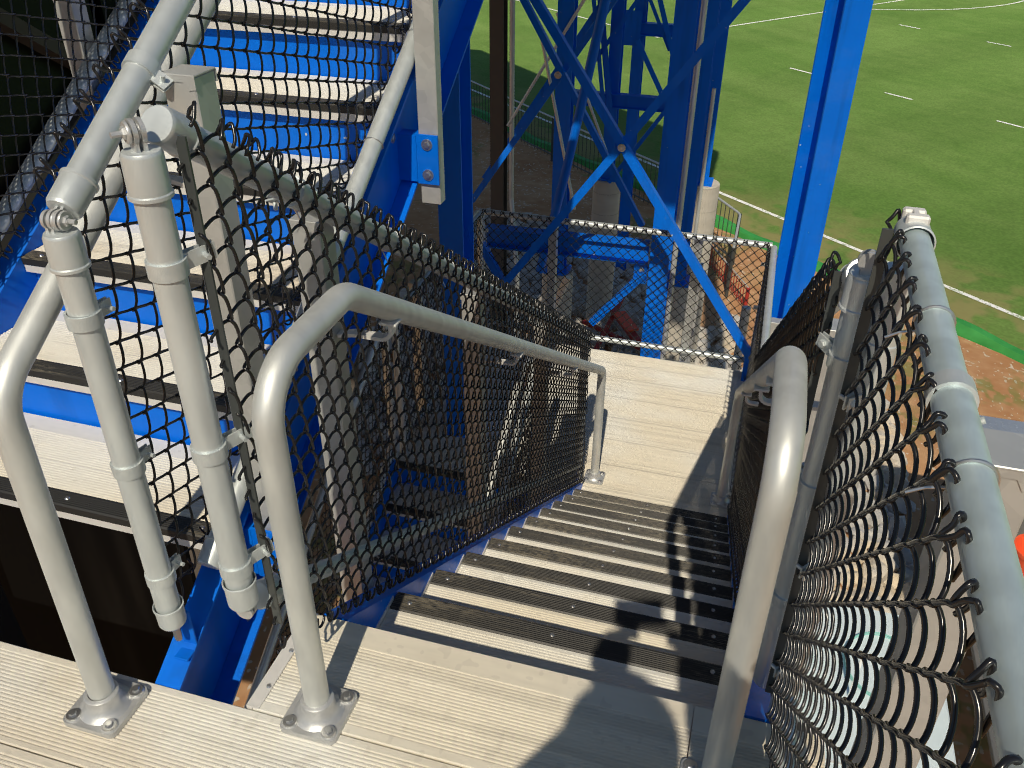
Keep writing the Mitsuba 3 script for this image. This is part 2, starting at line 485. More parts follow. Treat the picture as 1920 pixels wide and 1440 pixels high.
# descending flight (right)
ND = 10
DX0, DX1 = -.455, .455
dn_t = flight('descending_staircase', 'right staircase of black striped treads going down to the lower landing', DX0, DX1, ND,
              lambda k: RUN * k, lambda k: -RD * k, False, None)
part(dn_t, 'stringer', slope_channel(DX0 - .004, -1, .006, 3.06, lambda y: zD(y) + .001), BLUE, False, label='blue channel stringer on the left edge of the descending stairs')
part(dn_t, 'stringer', slope_channel(DX1 + .004, 1, .006, 3.06, lambda y: zD(y) + .001), BLUE, False, label='blue channel stringer on the right edge of the descending stairs')
for k in range(1, ND + 1):
    y, z = RUN * k, -RD * k
    for s in (-1, 1):
        xa = DX0 - .0025 if s < 0 else DX1 + .0025
        part(dn_t, 'support_angle', join(bx(xa - .0015, xa + .0015, y - .26, y - .03, z - .09, z + .012)), ALU, False)
        part(dn_t, 'bolt', hexbolt((DX0 - .012 if s < 0 else DX1 + .012, y - .15, z - .05), (s, 0, 0), .009, .007), STEEL)

# lower flight: climbs from the ground to the left half of the lower landing
NLF = 11
lo_t = flight('lower_staircase', 'shaded staircase with blue risers under the ascending stairs', -1.69, -.79, NLF,
              lambda k: 2.955 - RUN * (NLF + 1 - k), lambda k: ZL - .18 * (NLF + 1 - k), True, None, detail=False)
zLo = lambda y: ZL - .18 / RUN * (2.955 - y)
part(lo_t, 'stringer', slope_channel(-.788, 1, .0, 2.955, zLo), BLUE, False)
part(lo_t, 'stringer', slope_channel(-1.692, -1, .0, 2.955, zLo), BLUE, False)
part(lo_t, 'edge_nosing', nose(-1.69, -.79, 2.905, 2.957, ZL + .0015, -1), NOSE, False)
part(lo_t, 'top_riser', bx(-1.69, -.79, 2.945, 2.951, ZL - .2, ZL - .046), BLUE, False)


# ------------------------------------------------------------------ chain link
def curl(p, ex, n=3):
    q = np.vstack([p, ex, 2 * ex[-1] - ex[-2]]); q = np.vstack([2 * q[0] - q[1], q])
    out = []
    for i in range(1, len(q) - 2):
        for k in range(1, n + 1):
            t = k / n
            out.append(.5 * (2 * q[i] + (q[i + 1] - q[i - 1]) * t + (2 * q[i - 1] - 5 * q[i] + 4 * q[i + 1] - q[i + 2]) * t * t + (3 * q[i] - q[i - 1] - 3 * q[i + 1] + q[i + 2]) * t ** 3))
    return np.array(out)


def fabric(origin, along, upv, nrm, length, tlo, thi, pw=.0362, leg=.0382, wr=.0030, sides=5, seg=6, amp=.0060, hook=True, seed=1, bottom_hook=True, tips=False, amp2=None):
    """Chain link in the plane of along / upv; tlo, thi: functions of s for the cut edges. The wire of picket j zigzags between columns j and j+1."""
    r = np.random.default_rng(seed)
    O, A, U, N = (np.asarray(x, float) for x in (origin, along, upv, nrm))
    out = []
    n = int(length / pw)
    tops = [thi((j + .5) * pw) for j in range(n)]; bots = [tlo((j + .5) * pw) for j in range(n)]
    tmax, tmin = max(tops), min(bots)
    ends = []
    for j in range(n):
        s0 = j * pw
        sm = s0 + pw / 2
        a, b = tlo(sm), thi(sm)
        if b - a < leg * 1.5:
            continue
        k0, k1 = math.ceil(a / leg), math.floor(b / leg)
        if k1 - k0 < 1:
            continue
        x = np.arange((k1 - k0) * seg + 1) / seg + k0
        ph = np.pi * (x + (j % 2))
        tri = 2 / np.pi * np.arcsin(np.cos(ph) * .985)
        tri = .70 * tri / (2 / np.pi * math.asin(.985)) + .30 * np.cos(ph)
        S = sm + (pw / 2 + wr * (.95 if amp2 is not None else 1.25)) * tri
        # the wire dwells near each turn, as a bent picket does
        tt = x * leg + .0035 * np.sin(2 * ph) * -1
        sn = np.sin(ph)
        W = amp * np.tanh(1.3 * sn) / .862 if amp2 is None else np.where(sn > 0, -amp * sn, -amp2 * sn)
        jig = r.normal(0, .0009)
        P = [O + A * (S[q] + jig) + U * tt[q] + N * W[q] for q in range(len(x))]
        P = np.array(P)
        if hook and b > tmax - 1e-6:
            e = P[-1]; sg = 1 if (k1 + j) % 2 == 0 else -1     # which column the end reaches
            ex = np.array([e + A * sg * .003 + U * .010 + N * .006, e + A * sg * .006 + U * .0165 + N * .0105, e + A * sg * .009 + U * .013 + N * .0155, e + A * sg * .011 - U * .004 + N * .0175, e + A * sg * .0125 - U * .016 + N * .0165])
            if tips:
                ex = np.vstack([ex, e + A * sg * .016 - U * .030 + N * .012])
            ex += r.normal(0, .0012, ex.shape)
            P = np.vstack([P, curl(P[-1], ex)])
        if bottom_hook and a < tmin + 1e-6:
            e = P[0]; sg = 1 if (k0 + j) % 2 == 0 else -1
            ex = np.array([e + A * sg * .0125 + U * .012 + N * .015, e + A * sg * .010 - U * .001 + N * .0165, e + A * sg * .007 - U * .013 + N * .0125, e + A * sg * .003 - U * .011 + N * .006])
            P = np.vstack([curl(P[0], ex[::-1])[::-1], P])
        out.append(sweep(P, wr, sides))
        e = P[-1] - P[-2]; e /= np.linalg.norm(e)
        ends.append(cyl(P[-1] - e * .001, P[-1] + e * .0007, wr * .72, 8))
    return (join(out), join(ends)) if tips else join(out)


def fence_plane(x, ya, yb, zlo, zhi, slope, nrm_sign, **kw):
    """Fabric in the plane x = const, laid along the slope, ends cut plumb. zlo/zhi: heights over the line z = z0 + slope*y."""
    th = math.atan(slope)
    A = np.array([0, math.cos(th), math.sin(th)]); U = np.array([0, -math.sin(th), math.cos(th)])
    c, s = math.cos(th), math.sin(th)
    lo, hi = zlo(0) * c, zhi(0) * c                      # perpendicular offsets from the line through (0, z0)
    z0 = 0
    # s-coordinate range: y = s*c - t*s_
    pad = abs(s) * max(abs(lo), abs(hi)) / c + .05
    s_start = (ya) / c - pad - .3
    length = (yb - ya) / c + 2 * pad + .6
    O = np.array([x, 0, 0]) + A * s_start

    def rng_t(sv):
        ss = sv + s_start
        # y = ss*c - t*s -> limits for t
        a, b = lo, hi
        if abs(s) > 1e-6:
            t1, t2 = (ss * c - ya) / s, (ss * c - yb) / s
            a, b = max(a, min(t1, t2)), min(b, max(t1, t2))
        elif not (ya <= ss <= yb):
            return 0, -1
        return a, b
    return fabric(O, A, U, (nrm_sign, 0, 0), length, lambda q: rng_t(q)[0], lambda q: rng_t(q)[1], **kw)


def cup(p, axis, r=PR, L=.062):
    """Rail-end cup: p is the mouth, the axis points to the closed end."""
    return lathe([(r + .004, 0), (r + .0062, .001), (r + .0062, .006), (r + .0042, .008), (r + .0036, L - .006), (r + .0005, L), (0, L)], p, axis, 24)


def eye(p, axis, across, r=.02, L=.03):
    """Two lugs and a bolt that join two rail-end cups: p at the cup's closed end."""
    a = np.asarray(axis, float) / np.linalg.norm(axis); w = np.asarray(across, float) / np.linalg.norm(across)
    p = np.asarray(p, float)
    c = p + a * L
    ms = []
    for d in (-.0075, .0035):
        ms.append(cyl(c + w * d, c + w * (d + .006), r, 22))
        ms.append(bar(p - a * .006 + w * (d + .003), c + w * (d + .003), .0052, r * 1.25, up=np.cross(a, w)))
        ms.append(lathe([(r * .62, .0), (r * .62, .0022), (r * .40, .0022), (r * .40, 0)], c + w * (d + .006), w, 18))
    ms.append(hexbolt(c + w * .013, w, .009, .007))
    ms.append(cyl(c + w * .013, c + w * .034, .0042, 10))
    return join(ms)


def band(p, axis, r=PR, h=.026, tab=None, tl=.03):
    m = [lathe([(r, -h / 2), (r + .0042, -h / 2), (r + .0042, h / 2), (r, h / 2)], p, axis, 26)]
    if tab is not None:
        tdir = np.asarray(tab, float) / np.linalg.norm(tab); ax = np.asarray(axis, float) / np.linalg.norm(axis)
        side = np.cross(ax, tdir)
        q = np.asarray(p, float)
        for d in (-.004, .004):
            m.append(bar(q + tdir * (r * .75) + side * d * 1.6, q + tdir * (r + tl) + side * d, .003, h, up=ax))
        m.append(hexbolt(q + tdir * (r + tl * .62) + side * .006, side, .008, .006, False))
        m.append(cyl(q + tdir * (r + tl * .62) - side * .022, q + tdir * (r + tl * .62), .0042, 8))
    return join(m)


def pipe(a, b, r=PR, sides=22):
    return sweep(fillet([a, b], .01), r, sides)


def tie(p, axis, r=PR, tail=(1, 0, 0), seed=0):
    """Aluminium tie wire: a loop round the pipe and a tail."""
    a, b, t = frame_from(axis)
    pts = [np.asarray(p) + (r + .002) * (math.cos(q) * a + math.sin(q) * b) + t * .004 * q / 6 for q in np.linspace(0, 5.6, 22)]
    e = pts[-1]; tl = np.asarray(tail, float)
    pts += [e + tl * .02 + t * .004, e + tl * .04 + t * .008 + np.array([0, 0, -.006])]
    return sweep(pts, .0018, 6)


def cap_post(x0, x1, y0, y1, z0, z1):
    """Square galvanised tube with a folded sheet cap."""
    tube = bx(x0, x1, y0, y1, z0, z1 - .004, .0022)
    c = .0022
    capm = [bx(x0 - c, x1 + c, y0 - c, y1 + c, z1 - .004, z1, .0012)]
    for s in (0, 1):
        yy = y0 - c if s == 0 else y1
        w = x1 - x0
        pts = [(x0 - c, z1 - .003), (x1 + c, z1 - .003), (x1 + c, z1 - .024), (x1 - w * .20, z1 - .027), (x1 - w * .33, z1 - .013), (x0 + w * .33, z1 - .013), (x0 + w * .20, z1 - .027), (x0 - c, z1 - .024)]
        m = trimesh.creation.extrude_polygon(Polygon(pts), c, engine='earcut')
        m.apply_transform(np.array([[1, 0, 0, 0], [0, 0, 1, yy], [0, 1, 0, 0], [0, 0, 0, 1.0]]))
        capm.append(m)
    return tube, join(capm)


def add_post(f, x0, x1, y0, y1, z0, z1):
    a, b = cap_post(x0, x1, y0, y1, z0, z1)
    k = part(f, 'square_post', a, GALV, False)
    part(k, 'cap', b, GALV, False)
    return k


WEDGE = dict(smooth=True)

# --- fence on the right of the ascending stairs
XU = -.74
f = thing('chain_link_fence', 'sloping black mesh fence between the two staircases that rises with the blue risers', 'fence')
uo_t, uo_b = 1.02, .055
part(f, 'chain_link_mesh', fence_plane(XU - .034, -.19, 2.75, lambda s: zU(0) + .03, lambda s: zU(0) + 1.052, SU, -1, amp=-.0028, amp2=-.0088, wr=.0028, seed=2, sides=6, seg=8), BLACK, True)
p0 = np.array([XU, -.175, zU(-.175) + uo_t]); p1 = np.array([XU, 2.75, zU(2.75) + uo_t])
dU = (p1 - p0) / np.linalg.norm(p1 - p0)
part(f, 'top_rail', pipe(p0, p1), GPIPE)
q0 = np.array([XU, -.02, zU(-.02) + uo_b]); q1 = np.array([XU, 2.75, zU(2.75) + uo_b])
part(f, 'bottom_rail', pipe(q0 - dU * .05, q1), GPIPE)
pb, pt = np.array([XU, -.225, .165]), np.array([XU, -.212, .975])
pt = np.array([XU, -.219, 1.026])
k = part(f, 'end_post', pipe(pb, pt), GPIPE)
part(k, 'cup', cup(pt - [0, 0, .055], (0, 0, 1)), GPIPE)
part(k, 'cup', cup(pb + [0, 0, .035], (0, 0, -1), L=.055), GPIPE)
part(k, 'hinge', eye(pt + [-.012, 0, .004], (0, 0, 1), (1, 0, 0), r=.015, L=.022), CAST)
part(f, 'rail_cup', cup(p0 + dU * .03, -dU), GPIPE)
part(f, 'rail_cup', cup(q0 - dU * .01, -dU), GPIPE)
part(f, 'hinge', eye(p0 - dU * .034, -dU, (1, 0, 0), L=.016, r=.017), CAST)
for z in (.28, .565, .88):
    part(f, 'band', band((XU, -.222, z), (0, 0, 1), tab=(.12, 1, 0)), BAND)
for y in (.055,):
    part(f, 'band', band((XU, y, zU(y) + uo_t), dU, tab=(1, 0, -.6)), BAND)
part(f, 'band', band((XU, 1.0, zU(1.0) + uo_t), dU, tab=(1, 0, -.6)), BAND)
for y in (.35, .95, 1.3):
    part(f, 'tie_wire', tie((XU, y, zU(y) + uo_b), dU, tail=(-.6, -.3, .6)), STEEL)
part(f, 'tension_bar', bar((XU - .034, -.185, .22), (XU - .034, -.185, .97), .004, .017, up=(1, 0, 0)), DARKBAR, False)
add_post(f, -.712, -.648, .066, .130, -.02, 1.214)
pcs = add_post(f, -.712, -.648, 1.215, 1.26, .55, 1.95)
part(f, 'foot_bracket', join(bx(-.757, -.723, -.196, -.190, zU(-.196), .150, .0015), bx(-.757, -.723, -.235, -.1965, zU(-.235) + .012, zU(-.235) + .018, .0015)), BLUE, False)
part(f, 'bolt', hexbolt((-.74, -.222, .134), (0, 0, -1), .009, .045), STEEL)
# brackets that hold the square posts to the stringer
for yy, zz in ((.060, .02), (1.208, .62)):
    part(f, 'bracket', join(bx(-.715, -.645, yy - .007, yy - .0008, zz, zz + .155), bx(-.778, -.716, yy - .007, yy + .05, zz + .005, zz + .150)), BLUE, False)
    for zc in (zz + .03, zz + .125):
        part(f, 'bolt', hexbolt((-.680, yy - .008, zc), (0, -1, 0), .0105, .009), STEEL)

# --- fence on the left of the descending stairs
XD = -.50
f = thing('chain_link_fence', 'sloping black mesh fence on the left of the descending stairs behind its bent handrail', 'fence')
do_t, do_b = 1.073, .136
part(f, 'chain_link_mesh', fence_plane(XD + .034, -.252, 3.06, lambda s: .035, lambda s: 1.101, -SD, 1, amp=.0072, seed=3, sides=6, seg=8), BLACK, True)
p0 = np.array([XD, -.215, zD(-.215) + do_t]); p1 = np.array([XD, 3.05, zD(3.05) + do_t]); dD = (p1 - p0) / np.linalg.norm(p1 - p0)
part(f, 'top_rail', pipe(p0, p1), GPIPE)
q0 = np.array([XD, -.215, zD(-.215) + do_b + .02]); q1 = np.array([XD, 3.05, zD(3.05) + do_b])
part(f, 'bottom_rail', pipe(q0, q1, .0205), GPIPE)
pb, pt = np.array([XD, -.300, .36]), np.array([XD, -.290, 1.185])
pt[1] = pb[1] = -.284; pt[2] = 1.20
k = part(f, 'end_post', pipe(pb, pt), GPIPE)
part(k, 'cup', cup(pt - [0, 0, .058], (0, 0, 1), L=.066), GPIPE)
part(k, 'cup', cup(pb + [0, 0, .04], (0, 0, -1), L=.06), GPIPE)
part(k, 'hinge', eye(pt + [0, 0, .008], (0, 0, 1), (-.55, -.83, 0), r=.0175, L=.026), CAST)
part(k, 'hinge', eye(pb - [0, 0, .020], (0, 0, -1), (0, 1, 0), r=.018, L=.02), CAST)
part(f, 'rail_cup', cup(p0 + dD * .03, -dD), GPIPE)
part(f, 'rail_cup', cup(q0 + dD * .03, -dD, PR), GPIPE)
for z in (1.035, .70, .435):
    part(f, 'band', band((XD, -.284, z), (0, 0, 1), tab=(.62, 1, .12), tl=.05), BAND)
part(f, 'tension_bar', bar((XD + .030, -.235, .24), (XD + .030, -.235, 1.215), .004, .016, up=(1, 0, 0)), DARKBAR, False)
for y in (.12, .48, .85, 1.2, 1.6, 2.1):
    part(f, 'tie_wire', tie((XD, y, zD(y) + do_t), dD, tail=(.5, -.2, -.7)), STEEL)
for y in (.3, .75):
    part(f, 'tie_wire', tie((XD, y, zD(y) + do_b), dD, tail=(.8, -.2, .4)), STEEL)
part(f, 'end_post', pipe((XD, 3.062, ZL + .02), (XD, 3.062, zD(3.05) + do_t)), GPIPE)
for y in (.225, 1.24, 2.25):
    add_post(f, -.597, -.533, y, y + .064, zD(y) - .30, zD(y) + 1.045)
    part(f, 'bracket', bx(-.535, -.466, y - .006, y - .0008, zD(y) - .27, zD(y) - .10), BLUE, False)
    for zc in (-.12, -.24):
        part(f, 'bolt', hexbolt((-.565, y - .001, zD(y) + zc + .02), (0, -1, 0), .0105, .009), STEEL)
part(f, 'band', band((XD, 0.09, zD(.09) + do_t), dD, tab=(-1, 0, -.4)), BAND)

# --- fence on the right of the descending stairs
XR = .50
f = thing('chain_link_fence', 'black mesh fence on the right of the descending stairs seen almost edge on', 'fence')
part(f, 'chain_link_mesh', fence_plane(XR - .034, .20, 3.06, lambda s: .02, lambda s: 1.10, -SD, -1, seed=4, sides=5, seg=6), BLACK, True)
p0 = np.array([XR, .235, zD(.235) + do_t]); p1 = np.array([XR, 3.05, zD(3.05) + do_t])
part(f, 'top_rail', pipe(p0, p1), GPIPE)
q0 = np.array([XR, .20, zD(.20) + do_b]); q1 = np.array([XR, 3.05, zD(3.05) + do_b])
part(f, 'bottom_rail', pipe(q0, q1, .0205), GPIPE)
k = part(f, 'end_post', pipe((XR, .150, -.05), (XR, .150, .965)), GPIPE)
part(k, 'cup', cup((XR, .15, .90), (0, 0, 1)), GPIPE)
part(f, 'rail_cup', cup(p0 + dD * .03, -dD, L=.075), GPIPE)
part(f, 'hinge', eye((XR, .15, .965), (0, 0, 1), (0, 1, 0), r=.018, L=.022), CAST)
for z in (.80, .52, .22):
    part(f, 'band', band((XR, .15, z), (0, 0, 1), tab=(-.75, .8, .2), tl=.04), BAND)
part(f, 'tension_bar', bar((XR - .034, .225, .0), (XR - .034, .225, .93), .004, .016, up=(1, 0, 0)), DARKBAR, False)
for y in (.8, 1.9):
    add_post(f, .533, .597, y, y + .064, zD(y) - .30, zD(y) + 1.04)
part(f, 'end_post', pipe((XR, 3.062, ZL + .02), (XR, 3.062, zD(3.05) + do_t)), GPIPE)

# --- guard fence on the right of the upper landing
XG, ZG, GR = .532, 1.087, .0208
f = thing('chain_link_fence', 'black mesh guard fence under the thick grey pipe right of the upper landing', 'fence')
fm, fe = fence_plane(XG - .034, -1.45, .045, lambda s: .028, lambda s: ZG + .0085, 0.0, 1, seed=5, sides=8, seg=10, amp=.0022, amp2=.0095, wr=.0027, leg=.0403, pw=.0388, tips=True)
mk = part(f, 'chain_link_mesh', fm, BLACK, True)
part(mk, 'cut_wire_end', fe, STEEL, False, kind='stuff')
part(f, 'top_rail', pipe((XG, -1.48, ZG), (XG, .028, ZG), GR, 40), SKYPIPE)
part(f, 'bottom_rail', pipe((XG, -1.48, .075), (XG, .0, .075), .0205), GPIPE)
k = part(f, 'end_post', pipe((XG, .045, -.05), (XG, .045, ZG - .06)), GPIPE)
part(k, 'cup', cup((XG, .045, ZG - .19), (0, 0, 1), GR), GPIPE)
part(f, 'rail_cup', cup((XG, -.005, ZG), (0, 1, 0), GR, L=.06), GPIPE)
part(f, 'cup_clip', join(bx(XG - .016, XG + .016, .058, .075, ZG + .006, ZG + .026, .003), bx(XG - .016, XG + .016, .018, .034, ZG + .012, ZG + .032, .003), bx(XG - .004, XG + .004, .03, .06, ZG - .01, ZG + .028, .001)), ALU)
part(f, 'band', band((XG, -.405, ZG), (0, 1, 0), r=GR, tab=(.6, 0, -1)), BAND)
for y in (-.245, -.55, -.90):
    part(f, 'tie_wire', tie((XG, y, ZG), (0, 1, 0), r=GR, tail=(-.75, -.1, -.25)), STEEL)
for z in (.80, .42, .14):
    part(f, 'band', band((XG, .045, z), (0, 0, 1), r=GR, tab=(-.7, -.8, 0), tl=.03), BAND)
part(f, 'tension_bar', bar((XG - .034, .035, .05), (XG - .034, .035, 1.09), .004, .016, up=(1, 0, 0)), DARKBAR, False)
add_post(f, .560, .624, -.455, -.391, -.42, 1.045)

# --- fence on the left of the ascending stairs
XL = -1.735
f = thing('chain_link_fence', 'shaded black mesh fence on the far left of the ascending stairs', 'fence')
part(f, 'chain_link_mesh', fence_plane(XL + .034, -.2, 2.7, lambda s: zU(0) + .03, lambda s: zU(0) + 1.035, SU, 1, seed=6, sides=4, seg=5), BLACK, True)
part(f, 'top_rail', pipe((XL, -.2, zU(-.2) + 1.02), (XL, 2.75, zU(2.75) + 1.02)), GPIPE)
part(f, 'bottom_rail', pipe((XL, -.2, zU(-.2) + .09), (XL, 2.75, zU(2.75) + .09)), GPIPE)
for y in (.35, 1.09):
    add_post(f, XL - .095, XL - .03, y, y + .064, zU(y) - .3, zU(y) + 1.1)

# --- fences round the lower landing
def landing_fence(label, a, b, nrm, z0, posts, seed, tilt=None, rail_r=.0235, **kw):
    f = thing('chain_link_fence', label, 'fence')
    a, b, nrm = np.asarray(a, float), np.asarray(b, float), np.asarray(nrm, float)
    d = (b - a) / np.linalg.norm(b - a); L = np.linalg.norm(b - a)
    part(f, 'chain_link_mesh', fabric(a + nrm * .03 + [0, 0, z0], d, (0, 0, 1), nrm, L, lambda s: .012, lambda s: 1.085, seed=seed, **kw), BLACK, True)
    part(f, 'top_rail', pipe(a + [0, 0, z0 + 1.05], b + [0, 0, z0 + 1.05], rail_r, 16), GPIPE)
    part(f, 'bottom_rail', pipe(a + [0, 0, z0 + .088], b + [0, 0, z0 + .088], rail_r, 16), GPIPE)
    for s in (0, 1):
        k = part(f, 'end_post', pipe((a if s == 0 else b) + [0, 0, z0 - .02], (a if s == 0 else b) + [0, 0, z0 + 1.04], .0235, 16), GPIPE)
        for z in (.2, .55, .9):
            part(k, 'band', band((a if s == 0 else b) + [0, 0, z0 + z], (0, 0, 1), r=.0235, tab=d * (1 if s == 0 else -1)), BAND)
    for q in posts:
        c = a + d * q - nrm * .06
        add_post(f, c[0] - .032, c[0] + .032, c[1] - .032, c[1] + .032, z0 - .45, z0 + 1.03)
    return f


landing_fence('low black mesh fence along the far edge of the lower landing with white sunlit rails', (-1.69, 4.79, 0), (.485, 4.79, 0), (0, -1, 0), ZL, (.56, 1.66), 8, sides=4, seg=5)
landing_fence('black mesh fence along the shaded left side of the lower landing', (-1.69, 3.05, 0), (-1.69, 4.75, 0), (1, 0, 0), ZL, (.5,), 9, sides=4, seg=5)
landing_fence('black mesh fence on the right side of the lower landing beside the blue column', (.50, 3.10, 0), (.50, 4.75, 0), (-1, 0, 0), ZL, (.6,), 10, sides=4, seg=5)

# --- fences of the lower flight
for xx, sg, lab in ((-.742, -1, 'shaded black mesh fence on the right of the lower staircase'), (-1.735, 1, 'black mesh fence on the far left of the lower staircase')):
    f = thing('chain_link_fence', lab, 'fence')
    part(f, 'chain_link_mesh', fence_plane(xx + .03 * sg, .9, 2.98, lambda s: zLo(0) + .03, lambda s: zLo(0) + 1.05, .18 / RUN, sg, seed=12 + sg, sides=4, seg=4, bottom_hook=False), BLACK, True)
    part(f, 'top_rail', pipe((xx, .9, zLo(.9) + 1.03), (xx, 2.98, zLo(2.98) + 1.03)), GPIPE)
    part(f, 'bottom_rail', pipe((xx, .9, zLo(.9) + .08), (xx, 2.98, zLo(2.98) + .08)), GPIPE)
    part(f, 'end_post', pipe((xx, 2.99, ZL), (xx, 2.99, ZL + 1.03)), GPIPE)


# ------------------------------------------------------------------ handrails
def base_plate(x, y, z):
    pl = trimesh.creation.extrude_polygon(sbox(-.063, -.063, .063, .063).buffer(-.014).buffer(.014, quad_segs=4), .013, engine='earcut')
    pl.apply_translation([x, y, z])
    hub = lathe([(.056, .011), (.046, .018), (.0365, .030), (.0345, .052), (.030, .055), (.026, .055)], (x, y, z), (0, 0, 1), 28)
    ears = [lathe([(.017, .012), (.0155, .0165), (0, .0165)], (x + a * .044, y + b * .044, z), (0, 0, 1), 16) for a in (-1, 1) for b in (-1, 1)]
    bolts = [hexbolt((x + a * .044, y + b * .044, z + .0165), (0, 0, 1), .0085, .008) for a in (-1, 1) for b in (-1, 1)]
    return join(pl, hub, ears), bolts


def add_base(h, x, y, z):
    k = part(h, 'base_plate', base_plate(x, y, z)[0], CAST, 40)
    for b in base_plate(x, y, z)[1]:
        part(k, 'bolt', b, STEEL)


def j_bracket(p, tox):
    """Curved bracket from under the rail at p to the post face at x = tox."""
    p = np.asarray(p, float); s = np.sign(tox - p[0])
    pts = fillet([p + [0, 0, -.024], p + [0, 0, -.075], p + [s * .09, 0, -.075], (tox, p[1], p[2] - .083)], .032, 8)
    ms = []
    for i in range(len(pts) - 1):
        a, b = pts[i], pts[i + 1]
        e = (b - a) / np.linalg.norm(b - a)
        ms.append(bar(a - e * .0008, b + e * .0008, .024, .0085, up=np.cross(e, (0, 1, 0)) if abs(e[1]) < .9 else (0, 0, 1)))
    # saddle plate under the rail
    ms.append(bx(p[0] - .02, p[0] + .02, p[1] - .026, p[1] + .026, p[2] - .031, p[2] - .0235, .002))
    return join(ms), [hexbolt((p[0] + s * .012, p[1] + .018, p[2] - .031), (0, 0, -1), .006, .006, False)]


def handrail(label, pts, rad, bases, brackets=(), r=HR, sides=36):
    h = thing('handrail', label, 'handrail')
    part(h, 'pipe', sweep(fillet(pts, rad, 12), r, sides), PIPE)
    for b in bases:
        add_base(h, *b)
    for p, tx in brackets:
        m, bl = j_bracket(p, tx)
        k = part(h, 'bracket', m, ALU, 25)
        for q in bl:
            part(k, 'bolt', q, STEEL)
    return h


HH = .838
XHL, XHR = -.402, .405
yk, ye = .055, 3.150


def zh(y):
    return HH - SD * (y - yk)


handrail('bent grey handrail on the left of the descending stairs, bolted to the landing',
         [(XHL, -.250, .03), (XHL, -.250, HH), (XHL, yk, HH), (XHL, ye, zh(ye)), (XHL, ye, ZL + .03)], .105,
         [(XHL, -.250, 0), (XHL, ye, ZL)], [((XHL, y, zh(y)), XD - .03) for y in (.255, 1.265, 2.28)])
handrail('bent grey handrail on the right of the descending stairs, nearest the camera',
         [(XHR, -.205, .03), (XHR, -.205, HH), (XHR, yk, HH), (XHR, ye, zh(ye)), (XHR, ye, ZL + .03)], .105,
         [(XHR, -.205, 0), (XHR, ye, ZL)], [((XHR, y, zh(y)), XR + .04) for y in (.30, .82, 1.9)])
XHU = -.840
yku = -.05
zhu = lambda y: .847 + SU * (y + .275)
handrail('grey handrail at the left edge that bends up along the ascending stairs',
         [(XHU, -.362, .03), (XHU, -.345, .785), (XHU, 2.8, zhu(2.8))], .11,
         [(XHU, -.364, 0)], [((XHU, y, zhu(y)), -.71) for y in (.10, 1.24)])
handrail('thin grey handrail beside the shaded lower staircase under the ascending stairs',
         [(-.85, .9, zLo(.9) + .86), (-.85, 2.95, zLo(2.95) + .86), (-.85, 3.12, ZL + .86), (-.85, 3.12, ZL + .03)], .06, [(-.85, 3.12, ZL)], r=.024, sides=16)


# ------------------------------------------------------------------ blue steelwork
def h_profile(w, d, tf=.012, tw=.009):
    """H section: flanges along x at y = +-d/2."""
    return Polygon([(-w / 2, -d / 2), (w / 2, -d / 2), (w / 2, -d / 2 + tf), (tw / 2, -d / 2 + tf), (tw / 2, d / 2 - tf), (w / 2, d / 2 - tf), (w / 2, d / 2), (-w / 2, d / 2),
                    (-w / 2, d / 2 - tf), (-tw / 2, d / 2 - tf), (-tw / 2, -d / 2 + tf), (-w / 2, -d / 2 + tf)])


def h_col(x, y, z0, z1, w=.2, d=.2, rot=0.0):
    m = trimesh.creation.extrude_polygon(h_profile(w, d), z1 - z0, engine='earcut')
    m.apply_transform(trimesh.transformations.rotation_matrix(rot, [0, 0, 1]))
    m.apply_translation([x, y, z0])
    return m


def angle_bar(p0, p1, w=.058, t=.007, up=(0, -1, 0)):
    return prof(Polygon([(-w / 2, 0), (w / 2, 0), (w / 2, -t), (-w / 2 + t, -t), (-w / 2 + t, -w), (-w / 2, -w)]), p0, p1, up)


def pier(name_label, x, y, r, z1, z0=-4.95):
    return one('concrete_pier', lathe([(r, z0 - z1), (r, -.012), (r - .012, 0), (0, 0)], (x, y, z1), (0, 0, 1), 28), CONC, name_label, 'pier')


ZTOP = 3.0
cols = thing('steel_column', 'bright blue steel column at the right corner of the lower landing', 'column')
part(cols, 'shaft', h_col(.665, 4.70, -4.9, 4.6, .19, .20, .58), BLUE, False)
part(cols, 'gusset', bx(.43, .553, 4.62, 4.63, -2.02, -1.72), BLUE, False)
part(cols, 'bolt', hexbolt((.475, 4.618, -1.80), (0, -1, 0), .012, .01), STEEL)
cols = thing('steel_column', 'dark blue steel column under the right stringer of the ascending stairs', 'column')
part(cols, 'shaft', h_col(-1.40, 3.42, -4.9, 2.05, .15, .20), BLUE, False)

# braced frame beyond the lower landing
fr = thing('braced_steel_frame', 'blue X braced steel frame just beyond the lower landing', 'steel frame')
part(fr, 'column', h_col(-.335, 5.26, -4.9, 2.99, .155, .18), BLUE, False)
b0, b1 = np.array([-1.80, 5.26, -1.37]), np.array([-.435, 5.26, -1.345])
part(fr, 'beam', prof(h_profile(.12, .17), b0, b1), BLUE, False)
part(fr, 'brace', angle_bar((.478, 4.615, -1.82), (-.618, 4.65, -.312)), BLUE, False)
part(fr, 'brace', angle_bar((-.618, 4.65, -.312), (-2.1, 4.70, 1.73)), BLUE, False)
part(fr, 'brace', angle_bar((-1.488, 4.70, -1.523), (.95, 4.70, 1.90)), BLUE, False)
part(fr, 'brace', angle_bar((-1.50, 4.72, -1.54), (-1.72, 4.75, -1.18)), BLUE, False)
part(fr, 'bolt', hexbolt((-.618, 4.62, -.312), (0, -1, 0), .016, .012), STEEL)
part(fr, 'gusset', bx(-.54, -.43, 5.245, 5.255, -1.62, -1.43), BLUE, False)
